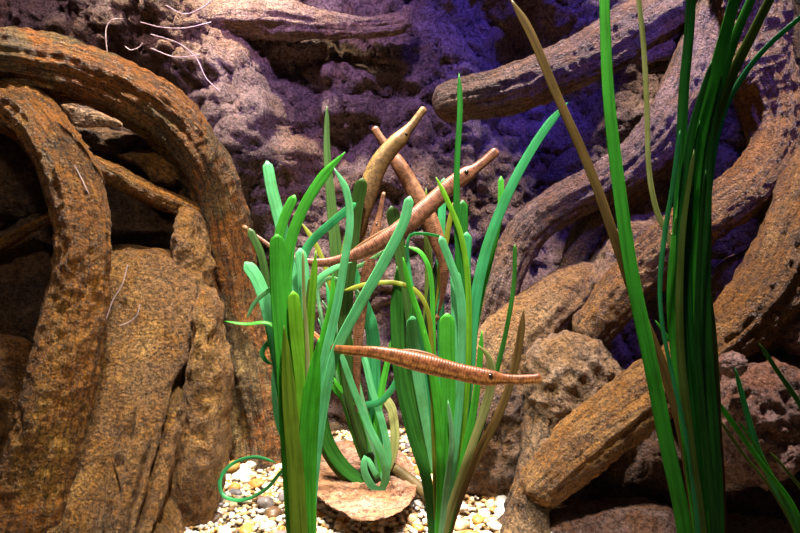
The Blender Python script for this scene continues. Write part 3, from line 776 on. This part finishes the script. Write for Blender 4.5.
# tall plant close to the glass
B2 = (708, 660)
clump(W(708, 655, .65), 'tall dark green seagrass sheaf close to the glass, passing out through the water top', [
    ('deep', 'point', (.66, .65), (9, 10, 11, 12), [(692, -60), (690, 20), (684, 90), (680, 180), (677, 290), (688, 400), (700, 530), (708, 655)], .2),
    ('green', 'point', (.64, .645), (9, 13, 12, 12, 12), [(748, -50), (728, 25), (712, 85), (698, 150), (692, 230), (694, 350), (704, 500), (708, 655)], .2),
    ('olivebase', 'point', (.655, .65), (8, 11, 10, 9, 10), [(790, -40), (752, 35), (728, 85), (708, 150), (696, 240), (700, 370), (711, 520), (709, 655)], .3),
    ('green', 'point', (.65, .65), (8, 10, 8, 8, 8), [(770, -40), (738, 30), (716, 95), (692, 160), (676, 235), (671, 310), (682, 410), (698, 540), (706, 655)], .2),
    ('teal', 'point', (.66, .655), (5, 6, 7, 8), [(812, 8), (770, 44), (744, 75), (724, 112), (711, 170), (705, 260), (707, 400), (709, 655)], .3),
    ('deep', 'point', (.635, .645), (4, 10, 11, 12, 12), [(712, 60), (690, 140), (682, 230), (682, 330), (691, 430), (702, 540), (708, 655)], .2),
    ('dark', 'point', (.642, .645), (5, 12, 13, 14, 14), [(722, 70), (709, 150), (705, 230), (705, 330), (712, 430), (717, 540), (710, 655)], .3),
    ('deep', 'point', (.638, .645), (4, 9, 11, 11), [(700, 120), (690, 200), (688, 310), (698, 430), (712, 540), (709, 655)], .5),
    ('olive', 'point', (.632, .64), (4, 8, 9, 10), [(694, 150), (682, 240), (680, 340), (690, 440), (704, 550), (708, 655)], -.4),
    ('dark', 'point', (.63, .64), (4, 7, 8, 9), [(706, 170), (699, 260), (698, 350), (706, 450), (716, 560), (709, 655)], .6),
    ('teal', 'point', (.63, .64), (4, 5, 4, 5), [(680, 130), (672, 190), (664, 240), (660, 290), (664, 335), (690, 460), (704, 600)], .2),
    ('olive', 'point', (.665, .655), (5, 7, 8), [(707, 280), (713, 330), (718, 420), (720, 520), (711, 655)], .2),
    ('dark', 'point', (.65, .65), (5, 10, 12), [(676, 215), (677, 320), (688, 430), (702, 550), (708, 655)], .2),
    ('black', 'point', (.67, .66), (12, 16, 16), [(698, 220), (702, 360), (714, 480), (710, 655)], .1),
    ('brown', 'point', (.66, .655), (4, 6, 7), [(710, 330), (716, 400), (722, 480), (722, 560), (712, 655)], .2),
])
e = clump(W(697, 665, .63), 'single long bright green leaf rising beside the tall dark sheaf', [
    ('green', 'point', (.63, .63), (9, 11, 13, 14, 15, 14), [(604, -60), (605, 20), (609, 100), (620, 195), (633, 280), (650, 360), (666, 440), (684, 528), (697, 665)], .1)])
e = clump(W(705, 640, .69), 'long thin olive-brown leaf with a broken tip leaning across the dark roots', [
    ('brown', 'point', (.72, .69), (8, 9, 10, 11, 10), [(510, -2), (530, 32), (558, 98), (592, 175), (618, 248), (640, 312), (664, 370), (682, 430), (696, 520), (705, 640)], .1)])
e = clump(W(716, 640, .70), 'slim pale straw leaf hanging straight down beside the long green leaf', [
    ('straw', 'point', (.72, .70), (5, 5, 5, 6, 6, 6), [(634, -40), (643, 40), (647, 110), (649, 170), (657, 212), (672, 245), (684, 330), (700, 480), (716, 640)], .1)])
clump(W(806, 610, .72), 'small wispy seagrass tuft with thin crossing leaves on the rust and mauve rock', [
    ('green', 'point', (.70, .72), (3, 5, 5, 5), [(655, 320), (690, 368), (726, 414), (760, 462), (798, 518), (808, 610)], .1),
    ('teal', 'point', (.71, .72), (4, 6, 6, 8), [(735, 368), (744, 402), (758, 450), (778, 492), (800, 530), (807, 610)], .1),
    ('dark', 'point', (.71, .72), (4, 5, 5), [(759, 343), (778, 372), (802, 408), (830, 470), (812, 610)], .1),
    ('green', 'point', (.71, .72), (3, 3, 4), [(738, 420), (756, 446), (776, 484), (800, 545), (807, 610)], .1),
    ('olive', 'point', (.72, .72), (3, 3, 4), [(720, 420), (740, 450), (772, 490), (800, 545), (807, 610)], .1),
    ('olive', 'point', (.72, .72), (3, 3, 4), [(770, 452), (786, 470), (806, 500), (812, 610)], .1),
])

# ------------------------------------------------------------------ pipefish
EYE = plain_mat('fish_eye', (.02, .015, .01), .15, .6)
FM = {'russet': fish_mat('fish_russet', (.22, .075, .022), (.66, .30, .08), (.10, .035, .012)),
      'pink': fish_mat('fish_pink', (.21, .085, .048), (.26, .12, .065), (.12, .045, .026)),
      'tan': fish_mat('fish_tan', (.13, .072, .024), (.24, .15, .05), (.07, .036, .014)),
      'brick': fish_mat('fish_brick', (.16, .068, .032), (.23, .11, .055), (.08, .03, .015))}
FIN = leaf_mat('fish_fin', (.38, .22, .11), (.26, .14, .07), .5)


def pipefish(label, path, mat, eye_t, bellyside=1, dorsal=(.45, .6), nseg=130, pale_head=False):
    """path from snout tip to tail tip; bellyside: which side of the travel direction the belly lies on"""
    P = catmull(path, nseg)
    C = [W(p[0], p[1], p[2]) for p in P]
    R = [p[3] * p[2] / F for p in P]
    S = [0.0]
    for i in range(1, nseg): S.append(S[-1] + (C[i] - C[i-1]).length)
    e = empty('pipefish', C[nseg // 2], label, 'fish')
    nc = 20
    verts, gcs, ups = [], [], []
    for i in range(nseg):
        T = (C[min(i+1, nseg-1)] - C[max(i-1, 0)]).normalized()
        v = (C[i] - CAM).normalized()
        sd = v.cross(T).normalized() * bellyside       # towards the back
        dp = T.cross(sd).normalized()
        ups.append((sd, dp))
        r = R[i]
        if i == 0: r *= .55
        if i > nseg - 4: r *= .6
        ring = 1 + .006 * math.sin(S[i] * 900) * .5
        for k in range(nc):
            a = 2 * math.pi * k / nc
            ca, sa = math.cos(a), math.sin(a)
            q = 3.0                                      # slightly boxy section, like bony plates
            rr = r * ring / (abs(ca)**q + abs(sa)**q) ** (1/q) * .96
            verts.append(C[i] + sd * (ca * rr) + dp * (sa * rr * .85))
            gcs.append((S[i], .5 + .5 * ca, 0))
    faces = [(i*nc + k, i*nc + (k+1) % nc, (i+1)*nc + (k+1) % nc, (i+1)*nc + k) for i in range(nseg-1) for k in range(nc)]
    faces.append(tuple(range(nc))); faces.append(tuple((nseg-1)*nc + k for k in range(nc)))
    mesh_obj('body', verts, faces, mat, parent=e, gc=gcs)
    # eyes on both sides of the head
    ie = int(eye_t * nseg); sd, dp = ups[ie]
    for s in (1, -1):
        bm = bmesh.new(); bmesh.ops.create_uvsphere(bm, u_segments=14, v_segments=10, radius=R[ie] * .28)
        c = C[ie] + dp * (s * R[ie] * .72) + sd * (R[ie] * .25)
        vv = [v.co + c for v in bm.verts]; ff = [[v.index for v in f.verts] for f in bm.faces]; bm.free()
        mesh_obj('eye', vv, ff, EYE, parent=e, gc=vv)
    # low dorsal fin, small tail fin
    def fin(nm, i0, i1, h, side):
        vs, fs, m = [], [], i1 - i0 + 1
        for i in range(i0, i1 + 1):
            sd, dp = ups[i]; u = (i - i0) / (m - 1)
            hh = h * math.sin(math.pi * min(1, max(0, u))) ** .5
            b0 = C[i] + sd * (side * R[i] * .85); t0 = b0 + sd * (side * hh)
            for q, th in ((b0, .0006), (t0, .0002)):
                vs += [q + dp * th, q - dp * th]
        for j in range(m - 1):
            a = j * 4; c = a + 4
            fs += [(a, a+2, c+2, c), (a+1, c+1, c+3, a+3), (a+2, a+3, c+3, c+2), (a, c, c+1, a+1)]
        mesh_obj(nm, vs, fs, FIN, parent=e, gc=[(v.x, v.y, v.z) for v in vs])
    fin('dorsal_fin', int(dorsal[0] * nseg), int(dorsal[1] * nseg), max(R) * .35, 1)
    ct = C[-1]; T = (C[-1] - C[-4]).normalized(); sd, dp = ups[-1]
    ln = max(R[-1] * 5, .006); w = max(R[-1] * 2.0, .002)
    pr = [(0, R[-1] * .7), (.5, w), (1, w * .6)]
    vs = []
    for u, ww in pr:
        for s, t in ((1, 1), (-1, 1), (-1, -1), (1, -1)):
            vs.append(ct + T * (u * ln) + sd * (s * ww) + dp * (t * .0003))
    fs = [(0, 1, 2, 3), (8, 11, 10, 9)]
    for j in range(2):
        for k in range(4):
            fs.append((j*4 + k, j*4 + (k+1) % 4, j*4 + 4 + (k+1) % 4, j*4 + 4 + k))
    mesh_obj('tail_fin', vs, fs, FIN, parent=e, gc=vs)
    return e


pipefish('russet pipefish swimming level in front of the middle seagrass clump, orange along its belly',
         [(541, 378, .80, 5.2), (533, 379, .80, 5), (515, 379.5, .80, 5), (502, 379, .80, 5.8), (492, 378, .80, 8.2), (478, 376, .80, 9), (455, 371, .80, 9), (430, 365, .80, 10),
          (402, 358, .80, 9), (376, 352.5, .80, 6.5), (350, 350.5, .82, 5), (333, 347.5, .86, 3.8), (319, 338, .895, 2.6), (306, 324, .92, 1.6)], FM['russet'], .21, 1, (.42, .58))
pipefish('pinkish pipefish curved in a long bow through the grass tops with its snout raised',
         [(497, 150, .99, 5), (493, 154, .99, 5), (484, 162, .99, 5), (475, 169, .99, 5.5), (467, 174, .99, 8), (455, 182, .99, 8.5), (438, 197, .99, 9), (412, 220, .985, 9.5), (386, 239, .98, 8.5),
          (357, 254, .98, 6.5), (330, 262, .98, 4.8), (302, 261, .98, 3.8), (277, 251, .98, 2.8), (262, 240, .985, 2), (248, 230, .99, 1.4)], FM['pink'], .135, 1)
pipefish('tan pipefish rising head-up out of the grass with a pale yellow cheek',
         [(425, 108, 1.04, 4.2), (421, 113, 1.04, 4), (413, 124, 1.04, 4.5), (406, 132, 1.04, 6), (400, 139, 1.04, 8.5), (391, 148, 1.04, 9), (379, 164, 1.04, 10), (371, 183, 1.04, 10.5),
          (364, 206, 1.04, 9.5), (356, 232, 1.045, 8), (349, 262, 1.05, 6), (345, 300, 1.06, 4.5), (346, 340, 1.06, 3), (352, 370, 1.06, 1.8)], FM['tan'], .12, -1)
pipefish('brick-brown pipefish slanting behind the tan pipefish, its snout poking out the other way',
         [(374, 127, 1.10, 4), (377, 133, 1.10, 4.2), (384, 143, 1.10, 4.5), (390, 152, 1.10, 5.5), (397, 162, 1.10, 7.5), (408, 180, 1.10, 8.5), (419, 200, 1.10, 9), (430, 221, 1.10, 9),
          (438, 243, 1.10, 8), (444, 262, 1.10, 6), (444, 280, 1.10, 4), (442, 298, 1.10, 2.4), (438, 314, 1.10, 1.4)], FM['brick'], .14, 1)
pipefish('slender upright pinkish-brown pipefish with its thin snout pointing straight up in the grass',
         [(384, 192, 1.03, 2.2), (382, 202, 1.03, 2.4), (379, 217, 1.03, 3), (377, 227, 1.03, 4.5), (373, 245, 1.03, 5.6), (368, 270, 1.03, 6), (363, 297, 1.03, 5.8), (360, 325, 1.03, 5),
          (357, 360, 1.03, 4.2), (357, 395, 1.035, 3.4), (361, 430, 1.05, 2.4), (368, 455, 1.06, 1.4)], FM['brick'], .13, 1)

# ------------------------------------------------------------------ pale threads: wall reflections and filaments built as strands, algae on the rocks
THR = plain_mat('thread', (.62, .48, .52), .6, .2)
threads = [
    ('pale thread of algae trailing across the wall above the arching root', [(140, 22, 1.2), (160, 27, 1.2), (185, 28, 1.19), (212, 22, 1.2)]),
    ('whitish thread of algae hanging down the wall from a small hook', [(108, 60, 1.2), (106, 30, 1.2), (112, 20, 1.2), (124, 19, 1.2)]),
    ('short curl of pale algae on the wall just above the arching root', [(125, 46, 1.2), (130, 50, 1.2), (138, 48, 1.2), (143, 43, 1.2)]),
    ('long wavy pale thread of algae dropping toward the bend of the arching root', [(150, 34, 1.2), (180, 44, 1.2), (196, 58, 1.2), (206, 78, 1.2), (216, 88, 1.2), (221, 92, 1.2)]),
    ('fine pale thread of algae near the top edge of the wall', [(165, 5, 1.2), (185, 14, 1.2), (205, 6, 1.2), (215, -4, 1.2)]),
    ('fine bowed pale thread of algae across the middle of the wall bulge', [(150, 48, 1.2), (175, 57, 1.2), (200, 55, 1.2)]),
    ('thin white thread of algae stuck on the front of the upright ochre root', [(62, 170, .925), (72, 164, .92), (80, 176, .915), (86, 188, .91), (90, 196, .91)]),
    ('thin white thread of algae curling on the face of the grooved stump', [(119, 326, .88), (130, 322, .878), (137, 315, .876), (140, 304, .876)]),
    ('thin white thread of algae running down the stump beside the upright root', [(128, 264, .885), (122, 285, .88), (113, 300, .88), (106, 320, .88)]),
]
for lab, pts in threads:
    path = [(p[0], p[1], p[2], .55) for p in pts]
    tube('pale_thread', path, THR, lab, 'alga', 40, 8, .2, 0, len(lab))

# ------------------------------------------------------------------ light: lamps over the water, plus added fill spots
def lamp(name, typ, loc, tgt, energy, color, size=.1, spot=None, blend=.5):
    l = bpy.data.lights.new(name, typ); l.energy = energy; l.color = color
    if typ == 'AREA': l.shape = 'DISK'; l.size = size
    else: l.shadow_soft_size = size
    if typ == 'SPOT': l.spot_size = math.radians(spot); l.spot_blend = blend
    o = bpy.data.objects.new(name, l); COL.objects.link(o)
    o.location = loc
    o.rotation_euler = (Vector(tgt) - Vector(loc)).to_track_quat('-Z', 'Y').to_euler()
    return o


lamp('tank_or_fill_lamp', 'SPOT', (.04, .50, 1.5), (-.03, .92, .22), 120, (1, .94, .84), .04, 44, .6)
lamp('tank_or_fill_lamp', 'SPOT', (-.06, .98, 1.5), (-.07, 1.03, 0), 120, (1, .93, .82), .04, 26, .5)
lamp('tank_or_fill_lamp', 'SPOT', (-.34, 1.0, 1.7), (-.42, 1.03, .3), 165, (1, .86, .66), .04, 58, .6)
lamp('tank_or_fill_lamp', 'SPOT', (.40, .95, 2.2), (.42, .98, .3), 360, (1.0, .82, .78), .05, 38, .6)
lamp('tank_or_fill_lamp', 'SPOT', (-.30, .25, 1.4), (-.52, 1.08, .45), 12, (1, .84, .72), .05, 40, .7)  # added front-left fill, lifting the dark hollow under the arch
lamp('blue_lamp', 'SPOT', (.25, .84, 1.42), (.24, 1.45, .88), 44, (.10, .07, 1), .05, 40, .8)
lamp('blue_lamp', 'SPOT', (-.16, .72, 1.4), (-.17, 1.36, .72), 40, (.60, .38, 1), .05, 46, .8)
lamp('tank_or_fill_lamp', 'SPOT', (-.50, .95, 1.4), (-.55, 1.34, .85), 16, (.9, .62, .8), .05, 90, .8)  # added wide fill, brightening the upper wall outside the other cones
lamp('blue_lamp', 'SPOT', (.66, .62, 1.35), (.48, 1.12, .72), 40, (.16, .11, 1), .05, 42, .8)

w = bpy.data.worlds.new('world'); SC.world = w; w.use_nodes = True
bg = w.node_tree.nodes['Background']; bg.inputs[0].default_value = (.30, .26, .5, 1); bg.inputs[1].default_value = .055
vs_ = SC.view_settings
vs_.view_transform = 'Standard'; vs_.look = 'None'; vs_.exposure = 0.15; vs_.gamma = 1.0; vs_.use_curve_mapping = False
